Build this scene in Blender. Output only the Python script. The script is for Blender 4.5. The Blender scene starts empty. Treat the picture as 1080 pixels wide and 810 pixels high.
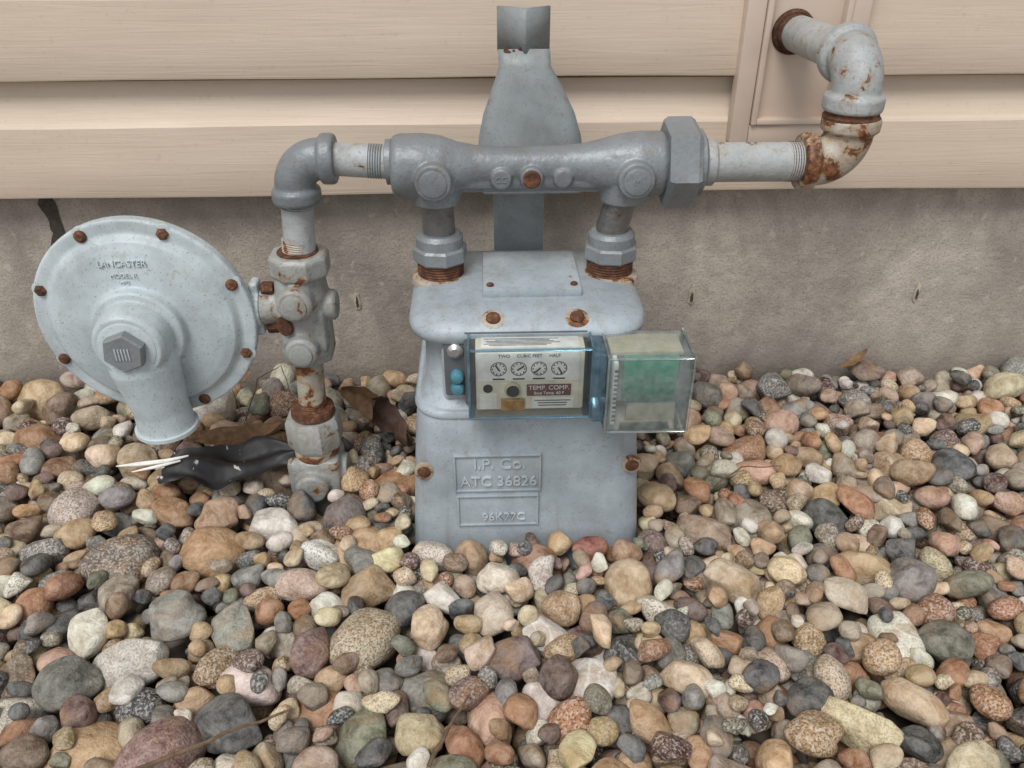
import bpy, bmesh, math, random
import numpy as np
from mathutils import Vector, Matrix
random.seed(7); rng=np.random.default_rng(11)
sc=bpy.context.scene
V=Vector
# ------------------------------------------------------------------ materials
def newmat(name):
    m=bpy.data.materials.new(name); m.use_nodes=True
    nt=m.node_tree; b=nt.nodes['Principled BSDF']
    return m,nt,b
def N(nt,t,**k):
    n=nt.nodes.new(t)
    for a,v in k.items():
        if a in n.inputs: n.inputs[a].default_value=v
        else: setattr(n,a,v)
    return n
def noise(nt,vec,scale,detail=3,rough=.55,dist=0.0):
    n=N(nt,'ShaderNodeTexNoise'); n.inputs['Scale'].default_value=scale
    n.inputs['Detail'].default_value=detail; n.inputs['Roughness'].default_value=rough
    n.inputs['Distortion'].default_value=dist
    nt.links.new(vec,n.inputs['Vector']); return n.outputs['Fac']
def ramp(nt,fac,stops):
    r=N(nt,'ShaderNodeValToRGB'); e=r.color_ramp.elements
    while len(e)<len(stops): e.new(.5)
    for i,(p,c) in enumerate(stops):
        e[i].position=p
        e[i].color=(c,c,c,1) if not hasattr(c,'__len__') else (*c,1)
    nt.links.new(fac,r.inputs[0]); return r.outputs[0]
def mix(nt,fac,a,b,mode='MIX'):
    n=N(nt,'ShaderNodeMix',data_type='RGBA',blend_type=mode)
    if hasattr(fac,'is_linked'): nt.links.new(fac,n.inputs[0])
    else: n.inputs[0].default_value=fac
    for x,i in ((a,6),(b,7)):
        if hasattr(x,'is_linked'): nt.links.new(x,n.inputs[i])
        else: n.inputs[i].default_value=(*x,1)
    return n.outputs[2]
def mth(nt,op,a,b=None):
    n=N(nt,'ShaderNodeMath',operation=op)
    for x,i in ((a,0),(b,1)):
        if x is None: continue
        if hasattr(x,'is_linked'): nt.links.new(x,n.inputs[i])
        else: n.inputs[i].default_value=x
    return n.outputs[0]
def bump(nt,b,h,strength,dist,prev=None):
    n=N(nt,'ShaderNodeBump'); n.inputs['Strength'].default_value=strength; n.inputs['Distance'].default_value=dist
    nt.links.new(h,n.inputs['Height'])
    if prev: nt.links.new(prev,n.inputs['Normal'])
    nt.links.new(n.outputs[0],b.inputs['Normal']); return n.outputs[0]
def pos(nt): return N(nt,'ShaderNodeNewGeometry').outputs['Position']

def painted(name,col,rust=.3,dirt=.5,rough=.5,metal=0.0,chips=.5,cast=.25,streak=0.0,point=False,rs=52):
    m,nt,b=newmat(name); P=pos(nt)
    c2=tuple(x*.80 for x in col); c3=tuple(min(1,x*1.13) for x in col)
    c=mix(nt,ramp(nt,noise(nt,P,20,3,.6),[(.33,0),(.67,1)]),c2,c3)
    g=ramp(nt,noise(nt,P,62,4,.7,.4),[(.50,0),(.72,1)])
    c=mix(nt,mth(nt,'MULTIPLY',g,dirt*.75),c,(col[0]*.55,col[1]*.48,col[2]*.41))
    s=ramp(nt,noise(nt,P,430,1,.6),[(.65,0),(.70,1)])
    c=mix(nt,mth(nt,'MULTIPLY',s,chips),c,(.15,.11,.08))
    geo=N(nt,'ShaderNodeNewGeometry'); sx=N(nt,'ShaderNodeSeparateXYZ'); nt.links.new(geo.outputs['Normal'],sx.inputs[0])
    up=ramp(nt,sx.outputs[2],[(.35,0),(.95,.6)])
    c=mix(nt,mth(nt,'MULTIPLY',mth(nt,'MULTIPLY',up,g),min(1,dirt*1.6)),c,(.27,.235,.19))
    if streak:
        mp=N(nt,'ShaderNodeMapping'); mp.inputs['Scale'].default_value=(1,1,.07); nt.links.new(P,mp.inputs[0])
        st=ramp(nt,noise(nt,mp.outputs[0],75,2,.6),[(.58,0),(.72,1)])
        c=mix(nt,mth(nt,'MULTIPLY',st,streak),c,(.24,.19,.14))
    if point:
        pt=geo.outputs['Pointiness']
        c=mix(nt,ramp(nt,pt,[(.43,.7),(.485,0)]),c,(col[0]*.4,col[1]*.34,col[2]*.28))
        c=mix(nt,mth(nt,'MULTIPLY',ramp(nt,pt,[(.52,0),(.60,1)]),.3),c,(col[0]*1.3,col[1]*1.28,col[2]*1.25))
    t=.76-.34*rust
    rn=noise(nt,P,rs,5,.68,.5)
    rm=ramp(nt,rn,[(t,0),(t+.04,1)])
    rc=ramp(nt,noise(nt,P,200,2,.6),[(.3,(.05,.018,.009)),(.5,(.14,.052,.02)),(.7,(.28,.125,.05))])
    halo=ramp(nt,rn,[(t-.09,0),(t,.7)])
    c=mix(nt,halo,c,(.34,.22,.12) if rust>.6 else (col[0]*.8,col[1]*.62,col[2]*.45))
    c=mix(nt,rm,c,rc)
    nt.links.new(c,b.inputs['Base Color'])
    b.inputs['Metallic'].default_value=metal
    r=ramp(nt,g,[(0,rough-.02),(1,rough+.2)]); nt.links.new(r,b.inputs['Roughness'])
    bump(nt,b,noise(nt,P,250,1,.6),cast,.0012)
    return m
def rusty(name,dark=1.0):
    m,nt,b=newmat(name); P=pos(nt)
    c=ramp(nt,noise(nt,P,150,5,.7,.5),[(.28,(.035*dark,.014*dark,.008*dark)),(.5,(.10*dark,.038*dark,.018*dark)),(.72,(.24*dark,.11*dark,.05*dark))])
    nt.links.new(c,b.inputs['Base Color']); b.inputs['Roughness'].default_value=.85
    bump(nt,b,noise(nt,P,500,2,.7),.6,.001); return m
def simple(name,col,rough=.5,metal=0,var=.15,sc_=80,bmp=0.1):
    m,nt,b=newmat(name); P=pos(nt)
    c=mix(nt,ramp(nt,noise(nt,P,sc_,3),[(.3,0),(.7,1)]),tuple(x*(1-var) for x in col),tuple(min(1,x*(1+var)) for x in col))
    nt.links.new(c,b.inputs['Base Color']); b.inputs['Roughness'].default_value=rough; b.inputs['Metallic'].default_value=metal
    if bmp: bump(nt,b,noise(nt,P,300,2),bmp,.001)
    return m
def clear(name,tint,gl=1.0,haze=0.0,dc=(.60,.68,.70)):
    m=bpy.data.materials.new(name); m.use_nodes=True; nt=m.node_tree
    nt.nodes.remove(nt.nodes['Principled BSDF']); out=nt.nodes['Material Output']
    tr=N(nt,'ShaderNodeBsdfTransparent'); tr.inputs[0].default_value=(*tint,1)
    g=N(nt,'ShaderNodeBsdfGlossy'); g.inputs['Roughness'].default_value=.15
    df=N(nt,'ShaderNodeBsdfDiffuse'); df.inputs[0].default_value=(*dc,1)
    fr=N(nt,'ShaderNodeFresnel'); fr.inputs[0].default_value=1.45
    ms=N(nt,'ShaderNodeMixShader'); nt.links.new(mth(nt,'MULTIPLY',fr.outputs[0],gl),ms.inputs[0])
    m0=N(nt,'ShaderNodeMixShader')
    P=pos(nt); hz=ramp(nt,noise(nt,P,80,3,.7),[(.3,haze*.5),(.7,min(1,haze*1.5))])
    nt.links.new(hz,m0.inputs[0]); nt.links.new(tr.outputs[0],m0.inputs[1]); nt.links.new(df.outputs[0],m0.inputs[2])
    nt.links.new(m0.outputs[0],ms.inputs[1]); nt.links.new(g.outputs[0],ms.inputs[2]); nt.links.new(ms.outputs[0],out.inputs[0])
    return m

M_body=painted('meter_paint',(.325,.372,.405),rust=.14,dirt=.36,streak=.28,cast=.18,chips=.4)
M_text=painted('meter_paint_raised',(.42,.465,.49),rust=.1,dirt=.3,cast=.1)
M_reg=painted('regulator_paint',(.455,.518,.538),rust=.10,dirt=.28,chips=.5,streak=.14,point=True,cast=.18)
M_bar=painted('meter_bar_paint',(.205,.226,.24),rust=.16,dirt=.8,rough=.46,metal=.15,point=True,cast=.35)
M_pipe=painted('pipe_paint',(.38,.40,.405),rust=.36,dirt=.65,streak=.25)
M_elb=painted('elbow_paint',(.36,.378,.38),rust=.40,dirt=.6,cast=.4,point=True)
M_rpipe=painted('rusting_paint',(.40,.375,.32),rust=.76,dirt=.7,cast=.45,rs=34)
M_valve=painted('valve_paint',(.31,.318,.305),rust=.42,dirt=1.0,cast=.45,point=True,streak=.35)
M_galv=painted('bare_metal',(.20,.20,.20),rust=.3,dirt=.9,rough=.33,metal=.6,cast=.5)
M_brk=painted('bracket_paint',(.235,.258,.26),rust=.12,dirt=.4,cast=.12,streak=.2)
M_rust=rusty('rust'); M_rustd=rusty('rust_dark',.7)
M_cream=simple('index_face',(.70,.66,.52),.5)
M_black=simple('black_ink',(.015,.015,.017),.5)
M_grey=simple('bracket_grey',(.10,.11,.12),.4)
M_white=simple('label_white',(.78,.77,.72),.5)
M_red=simple('label_maroon',(.13,.035,.032),.5)
M_yel=simple('seal_brass',(.42,.22,.06),.4,.1,.45,160)
M_pcb=simple('circuit_green',(.015,.24,.14),.4)
M_tan=simple('module_tan',(.50,.44,.31),.5)
M_blue=simple('screw_blue',(.10,.28,.36),.35,.3)
M_steel=simple('steel_screw',(.5,.5,.5),.3,.8)
M_clear=clear('clear_cover',(.94,.97,.98),.8,.035)
M_clearb=clear('clear_cover_edge',(.55,.76,.88),.8,.22,(.30,.44,.52))
M_hazy=clear('module_shell',(.88,.93,.92),.9,.17,(.60,.67,.68))

# ------------------------------------------------------------------ mesh helpers
def frame(d):
    d=V(d).normalized(); u=V((0,0,1)) if abs(d.z)<.9 else V((1,0,0))
    a=d.cross(u).normalized(); b=d.cross(a).normalized(); return a,b,d
def rings(bm,rs,cap=True):
    vs=[[bm.verts.new(p) for p in r] for r in rs]
    n=len(rs[0])
    for i in range(len(vs)-1):
        for j in range(n):
            k=(j+1)%n
            bm.faces.new((vs[i][j],vs[i][k],vs[i+1][k],vs[i+1][j]))
    if cap:
        bm.faces.new(vs[0][::-1]); bm.faces.new(vs[-1])
def rev(bm,prof,o,d,segs=40,n=None,ph=0):
    a,b,d=frame(d); o=V(o); s=n or segs
    rings(bm,[[o+d*h+(a*math.cos(ph+2*math.pi*j/s)+b*math.sin(ph+2*math.pi*j/s))*max(r,1e-5) for j in range(s)] for r,h in prof])
def hexn(bm,r,h,o,d,n=6,ph=0,ch=.12):
    rev(bm,[(r*(1-ch),0),(r,h*.14),(r,h*.86),(r*(1-ch),h)],o,d,n=n,ph=ph)
def sweep(bm,pts,rad,segs=28,cap=True):
    pts=[V(p) for p in pts]; rs=[]; prev=None
    if not hasattr(rad,'__len__'): rad=[rad]*len(pts)
    for i,p in enumerate(pts):
        t=(pts[min(i+1,len(pts)-1)]-pts[max(i-1,0)]).normalized()
        if prev is None: a,_,_=frame(t)
        else: a=(prev-t*prev.dot(t)).normalized()
        b=t.cross(a); prev=a
        rs.append([p+(a*math.cos(2*math.pi*j/segs)+b*math.sin(2*math.pi*j/segs))*rad[i] for j in range(segs)])
    rings(bm,rs,cap)
def box(bm,c,s,bev=0,rot=None,seg=2):
    r=bmesh.ops.create_cube(bm,size=1)['verts']
    M=Matrix.Translation(V(c))@(rot.to_4x4() if rot else Matrix())@Matrix.Diagonal((s[0],s[1],s[2],1))
    bmesh.ops.transform(bm,matrix=M,verts=r)
    if bev:
        es=list({e for v in r for e in v.link_edges})
        bmesh.ops.bevel(bm,geom=es,offset=bev,segments=seg,affect='EDGES',profile=.6)
def arc(c,p0,p1,n=14):
    c,p0,p1=V(c),V(p0),V(p1)
    return [c+(p0-c)*math.cos(t*math.pi/2/n)+(p1-c)*math.sin(t*math.pi/2/n) for t in range(n+1)]
def obj(name,bm,mat,parent=None,ang=35,remesh=None,smooth=0):
    bmesh.ops.recalc_face_normals(bm,faces=bm.faces)
    me=bpy.data.meshes.new(name); bm.to_mesh(me); bm.free()
    me.polygons.foreach_set('use_smooth',[True]*len(me.polygons))
    try: me.set_sharp_from_angle(angle=math.radians(ang))
    except Exception: pass
    me.materials.append(mat)
    o=bpy.data.objects.new(name,me); sc.collection.objects.link(o)
    if parent: o.parent=parent
    if remesh:
        r=o.modifiers.new('r','REMESH'); r.mode='VOXEL'; r.voxel_size=remesh; r.use_smooth_shade=True
        if smooth:
            s=o.modifiers.new('s','SMOOTH'); s.factor=.5; s.iterations=smooth
    return o
def empty(name,loc=(0,0,0)):
    e=bpy.data.objects.new(name,None); sc.collection.objects.link(e); e.empty_display_size=.05; return e
def B(): return bmesh.new()
def text(name,s,size,loc,rot,mat,parent,depth=.0006,sx=1.0):
    cu=bpy.data.curves.new(name,'FONT'); cu.body=s; cu.size=size; cu.extrude=depth; cu.align_x='CENTER'; cu.align_y='CENTER'
    o=bpy.data.objects.new(name,cu); sc.collection.objects.link(o)
    dg=bpy.context.evaluated_depsgraph_get(); me=bpy.data.meshes.new_from_object(o.evaluated_get(dg))
    bpy.data.objects.remove(o); me.materials.clear(); me.materials.append(mat)
    o=bpy.data.objects.new(name,me); sc.collection.objects.link(o); o.location=loc; o.rotation_euler=rot; o.scale=(sx,1,1); o.parent=parent
    return o

# ------------------------------------------------------------------ house wall
house=empty('house_wall')
m,nt,b=newmat('vinyl_siding'); P=pos(nt)
mp=N(nt,'ShaderNodeMapping'); mp.inputs['Scale'].default_value=(1.2,8,38); nt.links.new(P,mp.inputs[0])
grain=noise(nt,mp.outputs[0],5,4,.65,1.2)
mp2=N(nt,'ShaderNodeMapping'); mp2.inputs['Scale'].default_value=(3,10,14); nt.links.new(P,mp2.inputs[0])
c=mix(nt,ramp(nt,noise(nt,mp2.outputs[0],2.5,3,.6),[(.3,0),(.7,1)]),(.57,.465,.365),(.62,.51,.405))
c=mix(nt,ramp(nt,grain,[(.45,0),(.7,.28)]),c,(.50,.395,.305))
c=mix(nt,ramp(nt,noise(nt,P,120,3,.7),[(.60,0),(.75,.28)]),c,(.36,.28,.21))
nt.links.new(c,b.inputs['Base Color']); b.inputs['Roughness'].default_value=.5
bump(nt,b,grain,.28,.0016); M_sid=m
H=.133; z0=.276
bm=B(); prof=[]
for k in range(19):
    z=z0+k*H
    prof+=[(.001 if k else -.008,z+.001),(-.0285,z-.0022),(-.0312,z-.0015),(-.0322,z+.001),(-.0308,z+.040),(-.0285,z+.079),(-.0270,z+.0815),(-.0230,z+.084),(-.0170,z+.096),(-.0130,z+.112),(-.0120,z+.1265),(.001,z+.1285)]
xs=[-4+.1*i for i in range(81)]
def wob(x,z): return .0007*math.sin(x*5.1+z*3)+.0005*math.sin(x*13+z*31)
grid=[[bm.verts.new((x,y+wob(x,z)*.6,z+(wob(x,z) if y<-.02 else 0))) for x in xs] for y,z in prof]
for i in range(len(prof)-1):
    for j in range(len(xs)-1): bm.faces.new((grid[i][j],grid[i][j+1],grid[i+1][j+1],grid[i+1][j]))
sid=obj('siding',bm,M_sid,house,ang=25)
m,nt,b=newmat('concrete'); P=pos(nt)
mp=N(nt,'ShaderNodeMapping'); mp.inputs['Scale'].default_value=(1,1,.6); nt.links.new(P,mp.inputs[0])
c=mix(nt,ramp(nt,noise(nt,mp.outputs[0],5.5,4,.7,.5),[(.36,0),(.64,1)]),(.27,.238,.208),(.48,.425,.365))
c=mix(nt,ramp(nt,noise(nt,P,28,4,.7),[(.45,0),(.70,.6)]),c,(.26,.23,.195))
c=mix(nt,ramp(nt,noise(nt,P,330,1,.7),[(.5,0),(.70,.5)]),c,(.18,.155,.13))
c=mix(nt,ramp(nt,noise(nt,P,60,2,.5),[(.64,0),(.70,.5)]),c,(.52,.465,.40))
sx=N(nt,'ShaderNodeSeparateXYZ'); nt.links.new(P,sx.inputs[0])
zz=mth(nt,'ADD',sx.outputs[2],mth(nt,'MULTIPLY',noise(nt,P,9,3),.10))
c=mix(nt,ramp(nt,zz,[(.03,.55),(.12,0)]),c,(.18,.15,.12))
nt.links.new(c,b.inputs['Base Color']); b.inputs['Roughness'].default_value=.9
bump(nt,b,noise(nt,P,45,5,.8),.55,.006); M_con=m
bm=B(); box(bm,(0,.11,.075),(8,.22,.45)); obj('concrete_foundation',bm,M_con,house)
bm=B(); box(bm,(0,.115,1.5),(7.99,.19,2.4)); obj('wall_core',bm,M_con,house)
M_tie=simple('tie_patch',(.46,.39,.30),.9,0,.35,200,.8)
M_dark=simple('crack_dark',(.06,.05,.04),.95,0,.4,200,.5)
def blob(bm,c,sx_,sz_,n=14,amp=.3,y=-.0015):
    pts=[]
    for j in range(n):
        a=2*math.pi*j/n; r=1+random.uniform(-amp,amp)
        pts.append(bm.verts.new((c[0]+sx_*r*math.cos(a),y,c[1]+sz_*r*math.sin(a))))
    cv=bm.verts.new((c[0],y-.0012,c[1]))
    for j in range(n): bm.faces.new((cv,pts[j],pts[(j+1)%n]))
bm=B()
for c in ((-.172,.118),(.277,.118),(.585,.118),(-.68,.12),(1.0,.12)): blob(bm,c,.0045,.016)
obj('form_tie_marks',bm,M_tie,house)
bm=B()
for c in ((-.172,.116),(.277,.117),(.585,.117)): blob(bm,c,.0018,.008,y=-.0030)
px=-.54
pts=[]
z=.275
while z>.02:
    w=(.0040 if z>.2 else .0016)*random.uniform(.6,1.4); pts.append((px,z,w)); px+=random.uniform(-.005,.005); z-=.009
for i in range(len(pts)-1):
    (a,z1,w1),(c_,z2,w2)=pts[i],pts[i+1]
    bm.faces.new([bm.verts.new(q) for q in ((a-w1,-.0012,z1),(a+w1,-.0012,z1),(c_+w2,-.0012,z2),(c_-w2,-.0012,z2))])
blob(bm,(-.538,.238),.008,.030,18,.6,-.0014)
obj('foundation_crack',bm,M_dark,house)
M_trim=simple('trim_vinyl',(.575,.465,.38),.45,0,.05,20,.06)
bm=B()
x0,x1,zb,zt=.285,.420,.335,.62
def trim(bm,c,s): box(bm,c,s,.0025)
trim(bm,(x0+.0105,-.035,(zb+zt)/2),(.021,.020,zt-zb)); trim(bm,(x1-.0105,-.035,(zb+zt)/2),(.021,.020,zt-zb))
trim(bm,((x0+x1)/2,-.0347,zb+.0105),(x1-x0-.0422,.0195,.021)); trim(bm,((x0+x1)/2,-.0347,zt-.0105),(x1-x0-.0422,.0195,.021))
xi,xj=x0+.0215,x1-.0215
for c_,s_ in (((xi+.003,-.0395,(zb+zt)/2),(.006,.018,zt-zb-.043)),((xj-.003,-.0395,(zb+zt)/2),(.006,.018,zt-zb-.043)),(((xi+xj)/2,-.0392,zb+.0245),(xj-xi-.0122,.0176,.006)),(((xi+xj)/2,-.0392,zt-.0245),(xj-xi-.0122,.0176,.006))):
    box(bm,c_,s_,.0012)
box(bm,((x0+x1)/2,-.0300,(zb+zt)/2),(x1-x0-.054,.010,zt-zb-.054),.0006)
obj('mounting_block',bm,M_trim,house)

# ------------------------------------------------------------------ GAS METER
gm=empty('gas_meter')
def rrect(z,xc,hw,yf,yb,r,n=7):
    pts=[]; cs=[(xc+hw-r,yb-r,0),(xc-hw+r,yb-r,90),(xc-hw+r,yf+r,180),(xc+hw-r,yf+r,270)]
    for cx,cy,a0 in cs:
        for i in range(n+1):
            a=math.radians(a0+90*i/n); pts.append(V((cx+r*math.cos(a),cy+r*math.sin(a),z)))
    return pts
bm=B(); xc=.039
S=[(-.045,.124,-.340,-.145,.026),(0,.1215,-.337,-.145,.028),(.07,.117,-.334,-.145,.030),(.125,.113,-.331,-.146,.032),(.148,.1105,-.3285,-.148,.034),
   (.158,.107,-.324,-.152,.036),(.164,.103,-.318,-.154,.036),(.172,.101,-.314,-.156,.036),(.20,.100,-.312,-.157,.036),(.222,.100,-.312,-.157,.034),(.230,.104,-.316,-.152,.034)]
rings(bm,[rrect(z,xc,hw,yf,yb,r) for z,hw,yf,yb,r in S])
obj('body_shell',bm,M_body,gm,50)
bm=B()
S=[(.227,.106,-.318,-.150,.034),(.231,.111,-.325,-.147,.036),(.240,.1135,-.328,-.146,.040),(.246,.112,-.325,-.148,.044),(.2515,.104,-.312,-.154,.046),(.2545,.092,-.297,-.164,.046),(.2555,.070,-.28,-.18,.04)]
rings(bm,[rrect(z,xc,hw,yf,yb,r) for z,hw,yf,yb,r in S])
obj('lid',bm,M_body,gm,60)
bm=B(); box(bm,(.0445,-.232,.2585),(.096,.094,.011),.0035); obj('top_plate',bm,M_body,gm)
bm=B()
for x,y in ((.004,-.272),(.085,-.272)): rev(bm,[(.0035,0),(.0035,.002),(.002,.003)],(x,y+.002,.2638),(0,0,1),12)
for x in (.006,.084): rev(bm,[(.0068,0),(.0068,.004),(.0045,.0062)],(x,-.314,.2495),(0,-.35,.94),14)
for x in (.012,.078): rev(bm,[(.0055,0),(.0055,.003),(.003,.0045)],(x,-.176,.2535),(0,0,1),14)
for x,z in ((-.066,.087),(.145,.090)): rev(bm,[(.0072,0),(.0072,.004),(.004,.006)],(x,-.328,z),(0,-1,0),14)
obj('cover_screws',bm,M_rust,gm)
bm=B()
for x in (.006,.084): rev(bm,[(.012,0),(.0115,.002),(.009,.0028)],(x,-.3135,.2485),(0,-.35,.94),24)
for x,z in ((-.066,.087),(.145,.090)): rev(bm,[(.0105,0),(.010,.003),(.008,.0036)],(x,-.3283,z),(0,-1,0),24)
obj('screw_lugs',bm,M_rpipe,gm)
bm=B(); box(bm,(.039,-.3125,.195),(.165,.016,.060),.007,seg=4); obj('front_case',bm,M_body,gm,60)
bm=B()
rings(bm,[rrect(.1505,xc,.112,-.3300,-.147,.034),rrect(.1535,xc,.1125,-.3305,-.1465,.034),rrect(.1575,xc,.1105,-.3285,-.148,.034)])
obj('seam_flange',bm,M_body,gm,60)
tilt=Matrix.Rotation(math.radians(-1.9),3,'X')
def fy(z): return -.337+ .0055*z/.125
bm=B()
def plate(bm,x0,x1,z0,z1):
    zc=(z0+z1)/2; y=fy(zc)
    box(bm,((x0+x1)/2,y-.0004,zc),(x1-x0,.003,z1-z0),.001,tilt)
    for a,b_,c_,d_ in ((x0,x1,z1-.002,z1),(x0,x1,z0,z0+.002),(x0,x0+.002,z0,z1),(x1-.002,x1,z0,z1)):
        box(bm,((a+b_)/2,y-.0024,(c_+d_)/2),(b_-a+.0002,.0028,d_-c_),.0006,tilt)
plate(bm,-.036,.052,.064,.110); plate(bm,-.034,.050,.020,.060)
obj('cast_nameplate',bm,M_body,gm)
R90=(math.radians(90-1.9),0,0)
text('plate_text_maker','I.P. Co.',.018,(.010,fy(.097)-.0028,.098),R90,M_text,gm,.0010)
text('plate_text_serial','ATC 36826',.0165,(.009,fy(.075)-.0028,.0765),R90,M_text,gm,.0010)
text('plate_text_lower','96K77C',.0135,(.014,fy(.032)-.0028,.031),R90,M_text,gm,.0009)
# index assembly
bm=B(); box(bm,(.036,-.322,.204),(.116,.010,.080),.002); obj('index_backing',bm,M_grey,gm)
bm=B(); box(bm,(.039,-.337,.205),(.100,.022,.066),.002); obj('index_housing',bm,M_cream,gm)
yf=-.3485
def flat(name,x0,x1,z0,z1,y,mat,t=.001,bev=0):
    bm=B(); box(bm,((x0+x1)/2,y,(z0+z1)/2),(x1-x0,t,z1-z0),bev); return obj(name,bm,mat,gm)
flat('dial_plate',-.009,.084,.2045,.234,yf,M_white)
flat('lower_plate',-.009,.084,.1735,.2025,yf,M_cream)
flat('temperature_label',.036,.077,.1885,.2005,yf-.0012,M_red)
flat('brass_tag',.012,.034,.1735,.1860,yf-.0026,M_yel,.002,.0006)
flat('paper_label',.041,.080,.1745,.1865,yf-.0010,M_white)
flat('side_label',-.0075,.008,.1745,.190,yf-.0010,M_white)
text('label_text','TEMP. COMP.',.0064,(.0565,yf-.0020,.1972),(math.radians(90),0,0),M_white,gm,.0001)
text('label_text_small','Base Temp. 60 F',.0042,(.0565,yf-.0020,.1915),(math.radians(90),0,0),M_white,gm,.0001)
text('dial_text','TWO     CUBIC FEET     HALF',.0044,(.038,yf-.0007,.2307),(math.radians(90),0,0),M_black,gm,.0001)
bm=B()
for i in range(4):
    c=V((.010+i*.0185,yf-.0006,.2172)); n=28
    for j in range(n):
        a,b_=2*math.pi*j/n,2*math.pi*(j+1)/n
        q=[bm.verts.new(c+V((r*math.cos(t),0,r*math.sin(t)))) for r,t in ((.0066,a),(.0074,a),(.0074,b_),(.0066,b_))]
        bm.faces.new(q)
    for j in range(10):
        a=2*math.pi*j/10; box(bm,c+V((.0055*math.cos(a),-.0002,.0055*math.sin(a))),(.0010,.0003,.0014))
    a=(2.1,.6,3.9,5.2)[i]; box(bm,c+V((.002*math.cos(a),-.001,.002*math.sin(a))),(.0075,.0006,.0012),0,Matrix.Rotation(-a,3,'Y'))
    box(bm,(.010+i*.0185,yf-.0007,.2066),(.011,.0003,.0013))
for z in (.1832,.1805,.1778): box(bm,(.060,yf-.0017,z),(.030+random.uniform(-.006,.004),.0003,.0007))
rev(bm,[(.0045,0),(.0045,.0006)],(.0,yf-.0004,.1965),(0,-1,0),20)
obj('dial_marks',bm,M_black,gm)
bm=B(); rev(bm,[(.0078,0),(.0078,.003),(.006,.0040)],(.023,yf+.0002,.1952),(0,-1,0),28); obj('test_dial',bm,M_tan,gm)
bm=B(); rev(bm,[(.0060,0),(.0060,.0005)],(.023,yf-.0039,.1952),(0,-1,0),28); obj('test_dial_face',bm,M_black,gm)
flat('top_label',-.006,.084,.2345,.2390,-.3375,M_white,.020,.001)
bm=B()
for k in range(6): box(bm,(.030+random.uniform(-.004,.004),-.3435+k*.0024,.2391),(.060+random.uniform(-.012,.01),.0007,.0003))
obj('label_lines',bm,M_black,gm)
def shell(name,x0,x1,y0,y1,z0,z1,r,mat,edge,w):
    bm=B(); box(bm,((x0+x1)/2,(y0+y1)/2,(z0+z1)/2),(x1-x0,y1-y0,z1-z0),r,seg=3); obj(name,bm,mat,gm,50)
    bm=B()
    for x in (x0,x1): box(bm,(x,y0,(z0+z1)/2),(w,w,z1-z0+w),w*.3)
    for z in (z0,z1):
        box(bm,((x0+x1)/2,y0,z),(x1-x0-w,w*.9,w*.9),w*.3)
        for x in (x0,x1): box(bm,(x,(y0+y1)/2+w/2,z),(w*.9,y1-y0-w,w*.9),w*.3)
    box(bm,((x0+x1)/2,y1,(z0)),(x1-x0+w,w*1.2,w*1.6),w*.3)
    for x in (x0,x1): box(bm,(x,y1,(z0+z1)/2),(w*1.6,w*1.2,z1-z0-w*1.7),w*.3)
    obj(name+'_frame',bm,edge,gm)
shell('index_cover',-.017,.095,-.3575,-.322,.169,.2415,.0015,M_clear,M_clearb,.0026)
shell('radio_module_shell',.107,.183,-.374,-.318,.162,.240,.004,M_hazy,M_hazy,.0022)
bm=B(); box(bm,(.101,-.343,.203),(.012,.044,.072),.003); obj('module_hinge',bm,M_clearb,gm)
bm=B(); box(bm,(.1145,-.352,.200),(.004,.034,.066),.001); obj('module_label_side',bm,M_white,gm)
bm=B(); box(bm,(.148,-.356,.211),(.050,.004,.044),.001); box(bm,(.152,-.340,.205),(.045,.018,.055),.001); obj('circuit_board',bm,M_pcb,gm)
bm=B(); box(bm,(.150,-.362,.1765),(.046,.006,.017),.0015); box(bm,(.144,-.338,.2345),(.066,.034,.004),.001); obj('module_battery',bm,M_tan,gm)
bm=B()
for k in range(12): box(bm,(.1150,-.3694,.172+k*.0048),(.0034,.0005,.0012+.0012*(k%2)))
obj('barcode',bm,M_black,gm)
bm=B(); box(bm,(-.030,-.321,.206),(.022,.006,.066),.003); obj('index_bracket',bm,M_grey,gm)
bm=B(); rev(bm,[(.0075,0),(.0075,.003),(.004,.006)],(-.030,-.324,.224),(0,-1,0),16); obj('bracket_screw',bm,M_steel,gm)
bm=B()
for z in (.197,.184): rev(bm,[(.0062,0),(.0068,.004),(.0055,.008),(.003,.009)],(-.029,-.324,z),(0,-1,0),16)
obj('seal_screws',bm,M_blue,gm)
for x,nm,tx in ((-.0455,'inlet',-.001),(.1265,'outlet',.009)):
    bm=B(); rev(bm,[(.030,0),(.029,.004),(.0245,.007)],(x,-.22,.249),(0,0,1),40); obj(nm+'_boss',bm,M_rpipe,gm)
    bm=B(); pr=[]
    for k in range(6): pr+=[(.0235,.254+k*.0028),(.0222,.2554+k*.0028)]
    rev(bm,pr,(x,-.22,0),(0,0,1),36); obj(nm+'_thread',bm,M_rust,gm)
    bm=B(); hexn(bm,.0275,.016,(x,-.22,.2705),(0,0,1),8,.25,.08); rev(bm,[(.0235,.286),(.0235,.296),(.0205,.300)],(x,-.22,0),(0,0,1),36)
    obj(nm+'_union_nut',bm,M_bar,gm,30)
    bm=B(); sweep(bm,[(x,-.22,.292),(x,-.22,.303),(x+tx*.4,-.22,.317),(x+tx,-.22,.337),(x+tx,-.22,.350)],[.0160,.0160,.0158,.0160,.0165]); obj(nm+'_swivel',bm,M_galv,gm)

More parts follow.
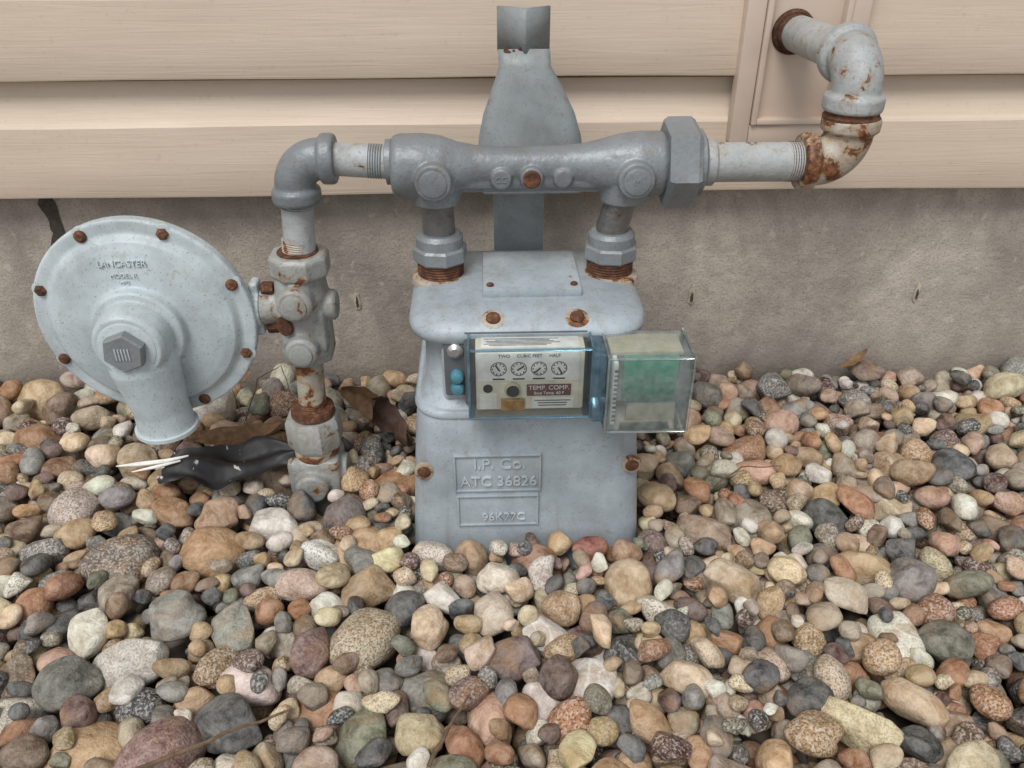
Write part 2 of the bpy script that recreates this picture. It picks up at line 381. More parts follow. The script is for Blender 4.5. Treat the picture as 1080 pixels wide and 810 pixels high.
# ------------------------------------------------------------------ meter bar
mb=empty('meter_bar')
bm=B(); zb_=.3665; yb_=-.22
prx=[(-.087,.024),(-.084,.0285),(-.079,.030),(-.058,.0305),(-.040,.028),(-.026,.023),(-.010,.0195),(.01,.018),(.04,.0175),(.075,.018),(.095,.020),(.112,.024),(.128,.028),(.145,.0305),(.168,.0305),(.172,.028)]
rev(bm,[(r,x) for x,r in prx],(0,yb_,zb_-.001),(1,0,0),48)
for x in (-.047,.141):
    rev(bm,[(.0175,0),(.0175,.032),(.0168,.036),(.014,.0365)],(x,yb_,.3600),(0,-1,0),32)
for x,dx in ((-.0465,0),(.138,-.003)):
    sweep(bm,[(x,yb_,.362),(x,yb_,.348),(x+dx,yb_,.338),(x+dx,yb_,.331)],[.0285,.0275,.0245,.0235],36)
box(bm,(.046,yb_-.003,.357),(.165,.026,.022),.006); box(bm,(.045,yb_,.3535),(.17,.014,.026),.005)
rev(bm,[(.011,0),(.011,.0215),(.0095,.023)],(.0445,yb_,.359),(0,-1,0),24)
rev(bm,[(.010,0),(.010,.0200),(.009,.0212)],(.016,yb_,.358),(0,-1,0),24); rev(bm,[(.009,0),(.009,.0200),(.008,.0210)],(.074,yb_,.358),(0,-1,0),24)
obj('casting',bm,M_bar,mb,remesh=.0013,smooth=3)
bm=B(); rev(bm,[(.0085,0),(.0085,.0026),(.007,.004)],(.0445,-.2415,.359),(0,-1,0),20); obj('plug',bm,M_rust,mb)
bm=B()
for x in (-.047,.141):
    rev(bm,[(.0125,0),(.0125,.0018),(.011,.0024)],(x,-.2562,.3600),(0,-1,0),28)
obj('boss_faces',bm,M_bar,mb)
text('bar_mark','CG',.008,(.016,-.2414,.358),(math.radians(90),0,0),M_bar,mb,.0006)
text('bar_mark_right','M',.009,(.141,-.2588,.360),(math.radians(90),0,0),M_bar,mb,.0005)
bm=B(); hexn(bm,.0425,.030,(.171,yb_,zb_),(1,0,0),6,.15,.07); rev(bm,[(.031,.198),(.031,.206),(.026,.209)],(0,yb_,zb_),(1,0,0),40)
obj('flange_nut',bm,M_bar,mb,30)

# ------------------------------------------------------------------ outlet piping (right)
rp=empty('outlet_pipe')
def threads(bm,o,d,r,l,n):
    pr=[]
    for k in range(n): pr+=[(r,l*k/n),(r*.93,l*(k+.5)/n)]
    rev(bm,pr,o,d,32)
def elbow(name,c,d1,d2,R,r,band,mat,parent,bl=.012):
    c,d1,d2=V(c),V(d1),V(d2); bm=B()
    p0=c+d1*R; p1=c+d2*R; cc=c+d1*R+d2*R
    A=arc(cc,p0,p1,16)
    sweep(bm,[p0+d1*.006]+A+[p1+d2*.006],[r]*19,36)
    for p,d in ((p0,d1),(p1,d2)): rev(bm,[(r,0),(band*.97,.002),(band,.004),(band,.004+bl-.003),(band*.95,.004+bl)],p,d,40)
    return obj(name,bm,mat,parent,remesh=.0013,smooth=2)
bm=B(); rev(bm,[(.0195,0),(.0215,.001),(.022,.003),(.022,.013),(.020,.015)],(.205,yb_,zb_),(1,0,0),36); obj('union_tail',bm,M_pipe,rp)
bm=B(); sweep(bm,[(.216,yb_,zb_),(.31,yb_,.3662)],.0185,36); obj('horizontal_nipple',bm,M_elb,rp)
bm=B(); threads(bm,(.291,yb_,.3663),(1,0,0),.0189,.014,6); obj('nipple_thread',bm,M_rust,rp)
elbow('lower_elbow',(.345,yb_,.366),(-1,0,0),(0,0,1),.028,.0225,.027,M_rpipe,rp,.011)
bm=B(); rev(bm,[(.0255,.404),(.0262,.409),(.0245,.411),(.0245,.416)],(.344,yb_,0),(0,0,1),36); threads(bm,(.344,yb_,.414),(0,0,1),.0205,.012,4); obj('riser_nipple',bm,M_rust,rp)
elbow('upper_elbow',(.343,yb_,.457),(0,0,-1),(0,1,0),.027,.0225,.0275,M_elb,rp,.012)
bm=B(); sweep(bm,[(.343,-.185,.457),(.342,.03,.452)],.0185,36); obj('wall_pipe',bm,M_elb,rp)
bm=B(); rev(bm,[(.024,0),(.0235,.003),(.021,.005)],(.342,-.034,.4535),(0,-1,0),28); threads(bm,(.342,-.040,.4535),(0,-1,0),.0192,.014,5); obj('wall_collar',bm,M_rustd,rp)

# ------------------------------------------------------------------ service riser (left)
lp=empty('service_riser')
bm=B(); sweep(bm,[(-.150,yb_,.374),(-.085,yb_,.3695)],.0155,32); obj('horizontal_pipe',bm,M_pipe,lp)
bm=B(); rev(bm,[(.017,0),(.021,.001),(.021,.006),(.019,.008)],(-.0925,yb_,.370),(1,0,0),32); threads(bm,(-.108,yb_,.3712),(1,0,-.07),.0163,.014,6); obj('bar_collar',bm,M_bar,lp)
elbow('service_elbow',(-.180,yb_,.3735),(1,0,0),(0,0,-1),.026,.0195,.0235,M_bar,lp,.011)
bm=B(); sweep(bm,[(-.1805,yb_,.336),(-.186,yb_,.268)],.0155,32); obj('upper_nipple',bm,M_pipe,lp)
bm=B(); threads(bm,(-.1850,yb_,.294),(-.08,0,-1),.0162,.016,7); obj('upper_thread',bm,M_rpipe,lp)
bm=B(); threads(bm,(-.1810,yb_,.334),(-.08,0,-1),.0161,.008,4); obj('upper_thread_b',bm,M_bar,lp)
bm=B(); X=-.189
hexn(bm,.031,.024,(X+.002,yb_,.257),(0,0,1),8,.39,.1)
rev(bm,[(.024,.165),(.027,.172),(.027,.20),(.0275,.235),(.025,.26)],(X,yb_,0),(0,0,1),36)
box(bm,(X,yb_,.2),(.048,.046,.05),.008)
rev(bm,[(.018,0),(.018,.036),(.015,.039)],(X-.001,yb_,.238),(0,-1,0),24)
rev(bm,[(.017,0),(.017,.036),(.014,.039)],(X-.001,yb_,.184),(0,-1,0),24)
rev(bm,[(.016,0),(.016,.032),(.013,.035)],(X,yb_,.222),(1,0,0),24)
rev(bm,[(.019,0),(.018,.03),(.020,.042)],(X,yb_,.222),(-1,0,0),24)
hexn(bm,.028,.016,(X-.002,yb_,.160),(0,0,1),8,.39,.1)
obj('valve_body',bm,M_valve,lp,remesh=.0013,smooth=2)
bm=B()
rev(bm,[(.0125,0),(.0125,.003),(.010,.004)],(X-.001,-.2585,.238),(0,-1,0),24); rev(bm,[(.0115,0),(.0115,.003),(.009,.004)],(X-.001,-.2585,.184),(0,-1,0),24)
obj('valve_plugs',bm,M_valve,lp)
bm=B(); rev(bm,[(.0105,0),(.0105,.003)],(X-.016,-.243,.210),(-.6,-1,0),20); rev(bm,[(.0162,.2790),(.0205,.2800),(.0205,.2822),(.0162,.2835)],(-.1872,yb_,0),(0,0,1),30); obj('valve_rust_ring',bm,M_rustd,lp)
bm=B(); sweep(bm,[(-.192,yb_,.165),(-.1965,yb_,.085)],.0150,32); obj('lower_nipple',bm,M_rpipe,lp)
bm=B(); threads(bm,(-.1957,yb_,.105),(0,0,-1),.0158,.010,4); rev(bm,[(.0155,0),(.0235,.002),(.0245,.010),(.02,.014)],(-.1965,yb_,.0985),(0,0,-1),32); obj('lower_thread',bm,M_rust,lp)
bm=B(); hexn(bm,.0315,.040,(-.198,yb_,.046),(0,0,1),8,.39,.10); obj('lower_union',bm,M_valve,lp,30)
bm=B(); rev(bm,[(.024,.030),(.0255,.036),(.0255,.043),(.022,.048)],(-.1985,yb_,0),(0,0,1),32); obj('union_ring',bm,M_rpipe,lp)
bm=B(); box(bm,(-.201,yb_,.008),(.060,.050,.055),.008); rev(bm,[(.026,-.08),(.026,.032),(.022,.034)],(-.201,yb_,0),(0,0,1),28); rev(bm,[(.019,0),(.019,.034),(.016,.037)],(-.203,yb_,.004),(0,-1,0),24); rev(bm,[(.018,0),(.016,.036)],(-.201,yb_,.012),(1,0,0),20)
obj('stop_valve',bm,M_valve,lp,remesh=.0015,smooth=2)

# ------------------------------------------------------------------ regulator
rg=empty('gas_regulator')
RX,RZ=-.342,.218
bm=B()
rev(bm,[(.035,0),(.06,.004),(.085,.020),(.093,.030),(.094,.036),(.1075,.037),(.1085,.040),(.1085,.048),(.107,.050),(.0945,.0505),(.0925,.053),(.089,.0575),(.080,.0605),(.062,.0635),(.047,.0655),(.0455,.0665),(.0445,.074),(.043,.0762),(.036,.0768)],(RX,-.196,RZ),(0,-1,0),72)
rev(bm,[(.036,0),(.036,.022),(.034,.034),(.031,.038)],(RX,-.262,RZ),(0,-1,0),48)
sweep(bm,[(RX,-.272,RZ-.005),(RX+.001,-.275,.185),(RX+.004,-.276,.160),(RX+.006,-.276,.135),(RX+.007,-.276,.118),(RX+.007,-.276,.110)],[.033,.0335,.030,.0275,.0285,.0305],40)
sweep(bm,[(RX+.03,-.205,.216),(-.262,-.215,.219),(-.240,yb_,.221)],[.03,.024,.020],24)
for s in (-1,1):
    box(bm,(-.236,yb_,.221+s*.019),(.010,.020,.022),.004)
rev(bm,[(.021,0),(.021,.010)],(-.241,yb_,.221),(1,0,0),24)
obj('housing',bm,M_reg,rg,remesh=.0014,smooth=1)
bm=B(); rev(bm,[(.0305,0),(.0315,.001),(.0315,.005),(.029,.0065)],(RX+.007,-.276,.1155),(0,0,-1),40); obj('vent_lip',bm,M_reg,rg)
bm=B(); hexn(bm,.0205,.013,(RX,-.299,RZ),(0,-1,0),6,.35,.08); obj('adjusting_cap',bm,M_bar,rg,30)
bm=B(); rev(bm,[(.027,0),(.027,.004),(.025,.005)],(RX,-.2965,RZ),(0,-1,0),40); obj('cap_seat',bm,M_reg,rg)
bm=B()
for k in range(5): box(bm,(RX-.006+k*.003,-.3124,RZ),(.0014,.0012,.012),.0003)
obj('cap_ribs',bm,M_text,rg)
bm=B()
for k in range(8):
    a=math.radians(22.5+45*k+1); c=(RX+.1005*math.cos(a),-.2445,RZ+.1005*math.sin(a))
    rev(bm,[(.0060,0),(.0060,.0035),(.0035,.006)],c,(0,-1,0),6 if k%2 else 12)
obj('rim_bolts',bm,M_rust,rg)
bm=B()
for k in range(8):
    a=math.radians(22.5+45*k+1); c=(RX+.1005*math.cos(a),-.2425,RZ+.1005*math.sin(a)); rev(bm,[(.0092,0),(.009,.0030),(.007,.0034)],c,(0,-1,0),20)
obj('bolt_lugs',bm,M_reg,rg)
bm=B(); hexn(bm,.0075,.012,(-.228,-.224,.200),(1,0,0)); hexn(bm,.0075,.012,(-.228,-.224,.243),(1,0,0)); obj('flange_bolts',bm,M_rust,rg)
for s,zz_,sz,yy,an in (('LANCASTER',.0690,.0085,-.2592,80),('MODEL R',.0575,.006,-.2608,82),('MFG',.0505,.0045,-.2614,83)):
    text('reg_text_'+s[:3].lower(),s,sz,(RX-.003,yy,RZ+zz_),(math.radians(an),0,0),M_reg,rg,.0009)

# ------------------------------------------------------------------ support bracket
sb=empty('support_bracket')
bm=B()
def chan(bm,x0,x1,z0,z1,y,dep,th=.003):
    box(bm,((x0+x1)/2,y,(z0+z1)/2),(x1-x0,th,z1-z0),.0008)
    for x in (x0+th/2,x1-th/2): box(bm,(x,y+dep/2+th/2,(z0+z1)/2),(th,dep,z1-z0-.0004),.0006)
chan(bm,.010,.064,-.06,.332,-.140,.035)
obj('channel_post',bm,M_brk,sb)
def sheet(name,rows,th=.003,ang=60):
    bm=B(); vs=[[bm.verts.new(p) for p in r] for r in rows]
    for i in range(len(rows)-1):
        for k in range(len(rows[0])-1): bm.faces.new((vs[i][k],vs[i][k+1],vs[i+1][k+1],vs[i+1][k]))
    o=obj(name,bm,M_brk,sb,ang); s_=o.modifiers.new('s','SOLIDIFY'); s_.thickness=th; s_.offset=0; return o
sheet('top_angle',[[V((.0165,-.106,z)),V((.0435,-.124,z)),V((.068,-.106,z))] for z in (.490,.47,.449)],.003,15)
outl=[(.0165,.452),(.0175,.436),(.010,.415),(.001,.392),(-.004,.370),(-.006,.352),(-.006,.322),(.104,.322),(.104,.352),(.101,.370),(.094,.392),(.082,.415),(.069,.436),(.068,.452)]
n=len(outl)//2; rows=[]
for i in range(n):
    xl,z=outl[i]; xr,_=outl[-1-i]
    y=-.1195-(.016*max(0,min(1,(.45-z)/.1)))
    rows.append([V((xl+(xr-xl)*k/8,y-.008*math.sin(math.pi*k/8)*(1 if z<.44 else .2),z)) for k in range(9)])
sheet('saddle_plate',rows)
bm=B(); box(bm,(.049,-.150,.323),(.100,.045,.004),.001); obj('saddle_shelf',bm,M_brk,sb)
bm=B()
for q in ((.026,.4500),(.034,.4485),(.040,.4510)): box(bm,(q[0],-.1215,q[1]),(.009,.004,.004),.0015,Matrix.Rotation(q[0]*20,3,'Y'))
obj('weld_rust',bm,M_rust,sb)

# ------------------------------------------------------------------ ground
m,nt,b=newmat('ground_gravel'); P=pos(nt)
vo=N(nt,'ShaderNodeTexVoronoi'); vo.inputs['Scale'].default_value=28; nt.links.new(P,vo.inputs['Vector'])
hs=N(nt,'ShaderNodeSeparateColor'); nt.links.new(vo.outputs['Color'],hs.inputs[0])
c=ramp(nt,hs.outputs[0],[(0,(.07,.06,.05)),(.3,(.2,.17,.14)),(.6,(.33,.26,.19)),(1,(.42,.36,.29))])
c=mix(nt,ramp(nt,vo.outputs['Distance'],[(.25,0),(.7,1)]),c,(.03,.024,.018))
nt.links.new(c,b.inputs['Base Color']); b.inputs['Roughness'].default_value=.9
inv=mth(nt,'SUBTRACT',1.0,vo.outputs['Distance']); bump(nt,b,inv,1,.02)
bm=B(); bmesh.ops.create_grid(bm,x_segments=8,y_segments=8,size=60); bmesh.ops.translate(bm,verts=bm.verts,vec=(0,0,-.052))
obj('ground',bm,m)

# ------------------------------------------------------------------ river rocks
def ico(sub):
    bm=bmesh.new(); bmesh.ops.create_icosphere(bm,subdivisions=sub,radius=1)
    v=np.array([x.co[:] for x in bm.verts]); f=np.array([[q.index for q in x.verts] for x in bm.faces]); bm.free(); return v,f
I2=ico(2); I3=ico(3); I4=ico(4)
def rockshape(base,seed):
    st=np.random.RandomState(seed); ang=st.rand()<.5
    n=base/np.linalg.norm(base,axis=1)[:,None]; r=np.ones(len(n))
    for _ in range(5):
        k=st.normal(size=3)*1.6; r+=st.uniform(.03,.11)*np.sin(n@k+st.uniform(0,6.28))
    for _ in range(4):
        k=st.normal(size=3)*4; r+=st.uniform(.0,.024)*np.sin(n@k+st.uniform(0,6.28))
    v=n*r[:,None]
    for _ in range(st.randint(6,12) if ang else st.randint(2,6)):
        d=st.normal(size=3); d/=np.linalg.norm(d); h=st.uniform(.57,.82) if ang else st.uniform(.72,.92)
        e=np.maximum(v@d-h,0); v=v-d[None]*e[:,None]*(.90 if ang else .76)
    v-=v.mean(0); v/= (np.abs(v).max(0)+.92)/2
    return v
NB=64; SH=[[rockshape(I[0],100+i) for i in range(NB)] for I in (I2,I3,I4)]; FF=[I2[1],I3[1],I4[1]]
PAL=[((.48,.325,.17),.16),((.64,.51,.34),.15),((.34,.28,.21),.12),((.21,.205,.195),.11),((.048,.056,.064),.13),((.50,.32,.235),.06),((.115,.048,.042),.05),((.36,.16,.065),.08),((.155,.165,.10),.05),((.78,.74,.65),.10),((.19,.115,.065),.06)]
pw=np.array([p[1] for p in PAL]); pw/=pw.sum()
XA,XB,YA,YB=-1.1,1.2,-1.02,-.012
cell=.085; gd={}; rocks=[]
def addrock(x,y,z,r,h,col=None,sp=None):
    rocks.append((x,y,z,r,h,col,sp))
    gd.setdefault((int(math.floor(x/cell)),int(math.floor(y/cell))),[]).append((x,y,z,r,h,col is not None))
FL=-.052
def rest(x,y,r,h):
    ci,cj=int(math.floor(x/cell)),int(math.floor(y/cell)); z=FL+h*.95
    for i in (ci-1,ci,ci+1):
        for j in (cj-1,cj,cj+1):
            for (a,b_,c_,r2,h2,he) in gd.get((i,j),()):
                R=(r+r2)*.92; d2=(x-a)**2+(y-b_)**2
                if d2<R*R:
                    if he and d2<(.86*R)**2: return 9
                    q=c_+math.sqrt(1-d2/(R*R))*(h+h2)*.93
                    if q>z: z=q
    return z
def blocked(x,y,r):
    if y+r*.8>-.004: return True
    if -.085-r*.7<x<.163+r*.7 and -.338-r*.75<y<-.14+r*.7: return True
    if (x+.201)**2+(y+.225)**2<(.030+r*.7)**2: return True
    if abs(x+.203)<.02+r*.5 and -.262-r*.6<y<-.22: return True
    return False
hero=[(-.162,-.287,.023,(.13,.09,.09),.1),(-.117,-.459,.031,(.46,.37,.24),.9),(-.222,-.549,.026,(.075,.082,.088),.1),(-.325,-.482,.027,(.58,.55,.50),.6),
(-.384,-.352,.034,(.17,.13,.10),.7),(-.463,-.274,.027,(.52,.43,.38),.8),(-.240,-.303,.023,(.72,.68,.62),.2),(-.269,-.576,.031,(.22,.10,.09),.5),(-.294,-.343,.029,(.45,.26,.12),.2),
(.103,-.357,.016,(.28,.055,.035),.2),(.138,-.404,.024,(.54,.40,.25),.3),(.246,-.404,.023,(.62,.50,.35),.1),(.021,-.492,.022,(.14,.085,.09),.3),(-.060,-.567,.021,(.42,.35,.19),.4),
(.191,-.277,.020,(.54,.39,.23),.3),(.380,-.134,.020,(.52,.32,.24),.2),(-.243,-.447,.025,(.26,.27,.23),.4),(-.304,-.433,.025,(.27,.27,.25),.2),(-.165,-.479,.021,(.15,.06,.055),.4),
(.273,-.545,.018,(.05,.055,.058),.1),(.421,-.489,.020,(.10,.10,.07),.2),(-.376,-.506,.024,(.11,.12,.105),.2),(-.352,-.282,.021,(.36,.19,.08),.3),(-.30,-.293,.021,(.40,.25,.15),.3),(.0,-.44,.020,(.56,.47,.37),.2),(-.19,-.395,.019,(.60,.44,.36),.5),
(.35,-.43,.018,(.66,.58,.46),.2),(.30,-.34,.016,(.48,.32,.19),.3),(.48,-.36,.017,(.60,.36,.26),.2),(-.05,-.42,.017,(.75,.71,.64),.3),(.17,-.52,.018,(.62,.48,.33),.1),(.36,-.55,.019,(.55,.40,.26),.3)]
for x,y,r,c_,sp in hero:
    h=r*random.uniform(.66,.82); addrock(x,y,.013-h,r,h,c_,sp)
def density(x,y):
    t=min(1,max(0,(-y-.08)/.35)); L=1/(1+math.exp((x+.03)*9))
    return .88+.20*t*(.45+.55*L)+.26*L*(1-t*.5)
fails=0; cnt=0
while fails<240 and cnt<11500:
    cnt+=1
    r=float(np.clip(rng.lognormal(math.log(.0140),.33),.0072,.027))
    if cnt%5==0 : r=random.uniform(.0062,.0092)
    best=None; x0_=random.uniform(XA,XB); y0_=random.uniform(YA,YB)
    r*=density(x0_,y0_)
    if y0_<-.75 or abs(x0_)>.85: r*=1.35
    h=r*random.uniform(.56,.9)
    for k in range(12):
        if k<1: x,y=x0_,y0_
        else: x,y=x0_+random.uniform(-.10,.10),y0_+random.uniform(-.10,.10)
        if not(XA<x<XB and YA<y<YB) or blocked(x,y,r): continue
        z=rest(x,y,r,h)
        if best is None or z<best[2]: best=(x,y,z)
    if best is None or best[2]>5: continue
    lim=.006+.007*math.sin(best[0]*7+1)*math.sin(best[1]*9)+(.014 if best[1]>-.09 else 0)+random.uniform(-.003,.008)
    if best[2]+h>lim+.004: fails+=1; continue
    fails=max(0,fails-6); addrock(*best,r,h)
allv=[];allf=[];allc=[];allp=[];off=0
for idx,(x,y,z,r,h,col,sp) in enumerate(rocks):
    vis=(abs(x)<.8 and y>-.70)
    dist=math.sqrt(x*x+(y+.987)**2+.36); pr=r/dist*816
    lv=1
    if z<-.034: lv=0
    elif vis and pr>16 and z>-.026: lv=2
    k=rng.integers(NB); sh=SH[lv][k]; F=FF[lv]
    e=random.uniform(.60,.97); a=r*1.09/ e**.5; b_=r*1.09*e**.5
    v=sh*np.array([a,b_,h*1.12])
    tl=.32 if col is None else .15
    e1=np.array(Matrix.Rotation(random.gauss(0,tl),3,'X')@Matrix.Rotation(random.gauss(0,tl),3,'Y'))
    Rz=np.array(Matrix.Rotation(random.uniform(0,6.283),3,'Z'))
    v=v@(Rz@e1).T+np.array([x,y,z])
    v[:,1]=np.minimum(v[:,1],-.001)
    if col is None:
        c0=np.array(PAL[rng.choice(len(PAL),p=pw)][0]); c0=c0*rng.uniform(.72,1.2)*(1+rng.normal(0,.04,3)); sp=float(rng.random()**2.6)
    else: c0=np.array(col)
    allv.append(v); allf.append(F+off); off+=len(v)
    allc.append(np.tile(np.append(np.clip(c0,0.02,.82),1.0),(len(v),1)))
    allp.append(np.tile([idx*3.17%97,sp,rng.random()],(len(v),1)))
AV=np.concatenate(allv).astype(np.float32);AF=np.concatenate(allf).astype(np.int32);AC=np.concatenate(allc).astype(np.float32);AP=np.concatenate(allp).astype(np.float32)
me=bpy.data.meshes.new('river_rocks'); me.vertices.add(len(AV)); me.vertices.foreach_set('co',AV.ravel())
me.loops.add(AF.size); me.loops.foreach_set('vertex_index',AF.ravel()); me.polygons.add(len(AF)); me.polygons.foreach_set('loop_start',np.arange(0,AF.size,3,dtype=np.int32))
me.polygons.foreach_set('use_smooth',np.ones(len(AF),dtype=bool)); me.update(calc_edges=True)
at=me.attributes.new('rock_col','FLOAT_COLOR','POINT'); at.data.foreach_set('color',AC.ravel())
at=me.attributes.new('rock_par','FLOAT_VECTOR','POINT'); at.data.foreach_set('vector',AP.ravel())
ro=bpy.data.objects.new('river_rocks',me); sc.collection.objects.link(ro)
m,nt,b=newmat('river_rock'); P=pos(nt)
ac=N(nt,'ShaderNodeAttribute',attribute_name='rock_col').outputs['Color']
ap=N(nt,'ShaderNodeAttribute',attribute_name='rock_par').outputs['Vector']
sx=N(nt,'ShaderNodeSeparateXYZ'); nt.links.new(ap,sx.inputs[0]); seed,spk,bnd=sx.outputs
cx=N(nt,'ShaderNodeCombineXYZ'); nt.links.new(seed,cx.inputs[0]); nt.links.new(mth(nt,'MULTIPLY',seed,1.7),cx.inputs[1]); nt.links.new(bnd,cx.inputs[2])
va=N(nt,'ShaderNodeVectorMath',operation='ADD'); nt.links.new(P,va.inputs[0]); nt.links.new(cx.outputs[0],va.inputs[1]); Q=va.outputs[0]
n1=noise(nt,Q,60,4,.72,.5)
dk=mix(nt,1.0,ac,(.58,.54,.49),'MULTIPLY'); lt=mix(nt,.19,ac,(.82,.77,.68))
c=mix(nt,ramp(nt,n1,[(.34,0),(.62,1)]),dk,lt)
c=mix(nt,mth(nt,'MULTIPLY',ramp(nt,noise(nt,Q,32,1,.6,.8),[(.50,0),(.66,.5)]),bnd),c,(.36,.21,.095))
s1=ramp(nt,noise(nt,Q,600,0,.6),[(.54,0),(.60,1)]); s2=ramp(nt,noise(nt,Q,400,0,.6),[(.57,0),(.62,1)])
spw=ramp(nt,spk,[(.3,.05),(.8,.75)])
c=mix(nt,mth(nt,'MULTIPLY',s1,spw),c,mix(nt,1.0,ac,(.32,.30,.28),'MULTIPLY'))
c=mix(nt,mth(nt,'MULTIPLY',s2,mth(nt,'MULTIPLY',spw,.55)),c,(.66,.62,.55))
mp=N(nt,'ShaderNodeMapping'); mp.inputs['Rotation'].default_value=(.5,.8,.3); nt.links.new(Q,mp.inputs[0])
wv=N(nt,'ShaderNodeTexWave'); wv.inputs['Scale'].default_value=30; wv.inputs['Distortion'].default_value=9; wv.inputs['Detail'].default_value=1; wv.inputs['Detail Scale'].default_value=1.2; nt.links.new(mp.outputs[0],wv.inputs[0])
vm=mth(nt,'MULTIPLY',ramp(nt,wv.outputs['Fac'],[(.88,0),(.97,.45)]),ramp(nt,bnd,[(.80,0),(.90,1)]))
c=mix(nt,vm,c,lt)
nt.links.new(c,b.inputs['Base Color'])
nt.links.new(ramp(nt,n1,[(.3,.50),(.7,.78)]),b.inputs['Roughness'])
b.inputs['Specular IOR Level'].default_value=.35
bump(nt,b,noise(nt,Q,95,4,.78),.8,.004)
me.materials.append(m)

# ------------------------------------------------------------------ debris
M_leaf=simple('dry_leaf',(.20,.115,.055),.7,0,.4,120,.4)
M_leafd=simple('dark_leaf',(.07,.038,.025),.7,0,.4,120,.4)
M_twig=simple('twig_bark',(.13,.085,.05),.85,0,.35,200,.6)
m,nt,b=newmat('black_film'); P=pos(nt)
c=mix(nt,ramp(nt,noise(nt,P,40,4,.6,.5),[(.64,0),(.66,1)]),(.014,.014,.015),(.5,.49,.46)); nt.links.new(c,b.inputs['Base Color']); b.inputs['Roughness'].default_value=.55; M_blk=m
def leaf(name,loc,L,Wd,rot,mat,curl=.25,amp=.15):
    bm=B(); nu,nv=14,7; g=[]
    for i in range(nu):
        t=i/(nu-1); w=Wd*math.sin(math.pi*min(1,t*.97+.02))**.7*(1+.12*math.sin(t*22))
        g.append([bm.verts.new((L*(t-.5),w*(j/(nv-1)-.5),curl*L*((t-.5)**2)*2+amp*Wd*abs(j/(nv-1)-.5)*1.4+random.uniform(-1,1)*.02*L)) for j in range(nv)])
    for i in range(nu-1):
        for j in range(nv-1): bm.faces.new((g[i][j],g[i+1][j],g[i+1][j+1],g[i][j+1]))
    o=obj(name,bm,mat,None,80); o.location=loc; o.rotation_euler=rot
    s=o.modifiers.new('s','SUBSURF'); s.levels=1; s.render_levels=1
    return o
leaf('dry_leaf',(-.300,-.180,.026),.105,.036,(.2,-.05,.15),M_leaf)
leaf('dry_leaf',(-.135,-.15,.036),.065,.038,(.9,1.0,.3),M_leafd,.5,.4)
leaf('dry_leaf',(-.150,-.12,.036),.070,.035,(1.2,.4,-.5),M_leaf,.4,.3)
leaf('dry_leaf',(-.112,-.19,.026),.055,.032,(.7,1.1,1.2),M_leafd,.5,.4)
leaf('dry_leaf',(.505,-.035,.032),.045,.014,(.1,-.5,.3),M_leaf)
leaf('dry_leaf',(-.335,-.05,.03),.05,.02,(.4,.2,1.1),M_leaf)
bm=B(); nu,nv=30,14; g=[]
for i in range(nu):
    t=i/(nu-1); w=.066*math.sin(math.pi*min(1,t*.86+.10))**.5*(1+.12*math.sin(t*19))
    g.append([bm.verts.new((.150*(t-.5),w*(j/(nv-1)-.5)+.006*math.sin(t*9),.004*math.sin(t*11+j*.5)+.004*math.sin(j*.9+t*5)+random.uniform(-.001,.001))) for j in range(nv)])
for i in range(nu-1):
    for j in range(nv-1): bm.faces.new((g[i][j],g[i+1][j],g[i+1][j+1],g[i][j+1]))
o=obj('black_plastic_scrap',bm,M_blk,None,80); o.location=(-.297,-.236,.032); o.rotation_euler=(.12,-.08,.12); s=o.modifiers.new('s','SUBSURF')
bm=B(); sweep(bm,[(-.428,-.228,.024),(-.40,-.233,.030),(-.37,-.230,.031),(-.345,-.224,.034)],[.0006,.0028,.0030,.0010],8); sweep(bm,[(-.405,-.242,.026),(-.375,-.239,.031),(-.352,-.232,.033)],[.0006,.0022,.0010],8); obj('white_strip',bm,M_white)
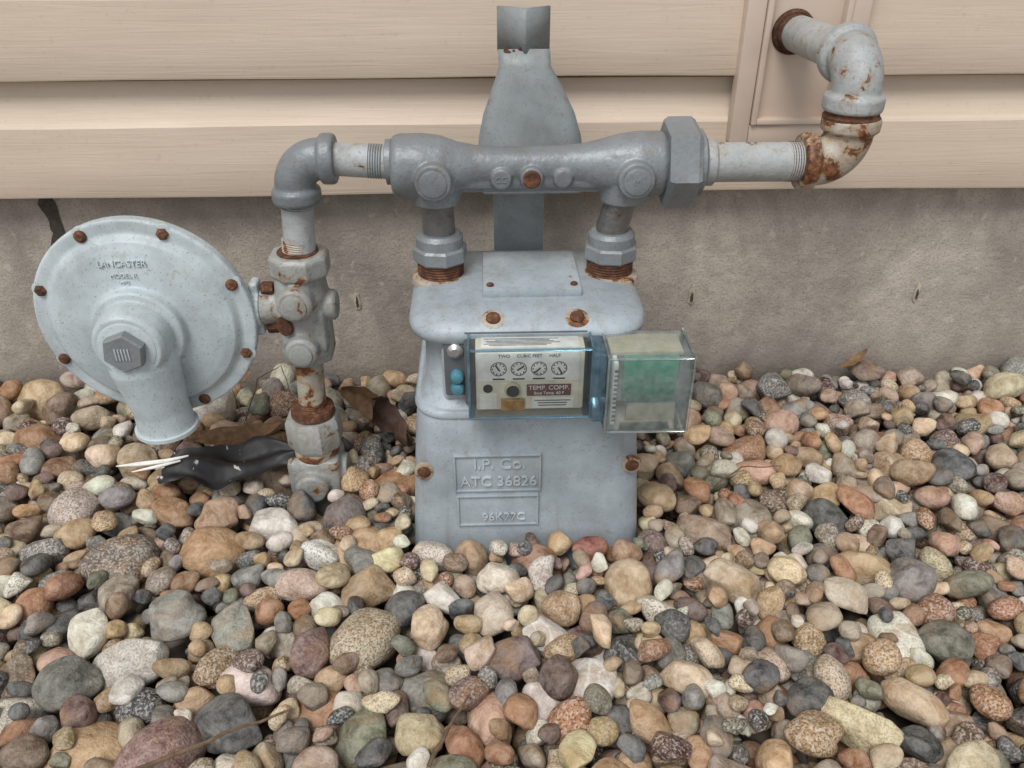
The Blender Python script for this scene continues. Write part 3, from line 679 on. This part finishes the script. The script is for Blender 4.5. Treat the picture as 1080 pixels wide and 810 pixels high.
def twig(pts,r):
    bm=B(); P_=[V(p) for p in pts]; Q_=[]
    for i in range(len(P_)-1):
        for k in range(5): Q_.append(P_[i].lerp(P_[i+1],k/5)+V([random.uniform(-.0012,.0012) for _ in range(3)]))
    Q_.append(P_[-1]); sweep(bm,Q_,[r*(1-.6*i/len(Q_)) for i in range(len(Q_))],7); obj('twig',bm,M_twig)
twig([(-.285,-.610,.018),(-.225,-.585,.024),(-.165,-.555,.020)],.0022)
twig([(-.050,-.61,.020),(-.035,-.575,.022),(-.02,-.545,.018)],.002)
twig([(-.31,-.12,.01),(-.29,-.10,.06),(-.262,-.09,.072),(-.25,-.10,.03)],.0009)
twig([(-.315,-.11,.01),(-.33,-.09,.045),(-.35,-.08,.055)],.0008)
twig([(.25,-.28,.016),(.29,-.25,.021),(.34,-.245,.017)],.0012)

# ------------------------------------------------------------------ light, world, camera
w=bpy.data.worlds.new('World'); sc.world=w; w.use_nodes=True; nt=w.node_tree; bg=nt.nodes['Background']
sky=nt.nodes.new('ShaderNodeTexSky'); sky.sky_type='NISHITA'; sky.sun_disc=False
EL,AZ=math.radians(58),math.radians(205)
sky.sun_elevation=EL; sky.sun_rotation=AZ
hsv=nt.nodes.new('ShaderNodeHueSaturation'); hsv.inputs['Saturation'].default_value=.20
nt.links.new(sky.outputs[0],hsv.inputs['Color']); nt.links.new(hsv.outputs[0],bg.inputs[0]); bg.inputs[1].default_value=.15
sl=bpy.data.lights.new('sun','SUN'); sl.energy=2.35; sl.angle=math.radians(26); sl.color=(1,.98,.95)
so=bpy.data.objects.new('sun',sl); sc.collection.objects.link(so)
d=V((math.sin(AZ)*math.cos(EL),math.cos(AZ)*math.cos(EL),math.sin(EL)))
so.rotation_euler=d.to_track_quat('Z','Y').to_euler()
cam=bpy.data.cameras.new('camera'); cam.sensor_width=36; cam.lens=36*860/1080; cam.clip_start=.02; cam.clip_end=300
co=bpy.data.objects.new('camera',cam); sc.collection.objects.link(co); co.location=(0,-.987,.6); co.rotation_euler=(math.radians(58),0,math.radians(-2))
sc.camera=co
sc.view_settings.view_transform='Standard'; sc.view_settings.look='None'; sc.view_settings.exposure=0
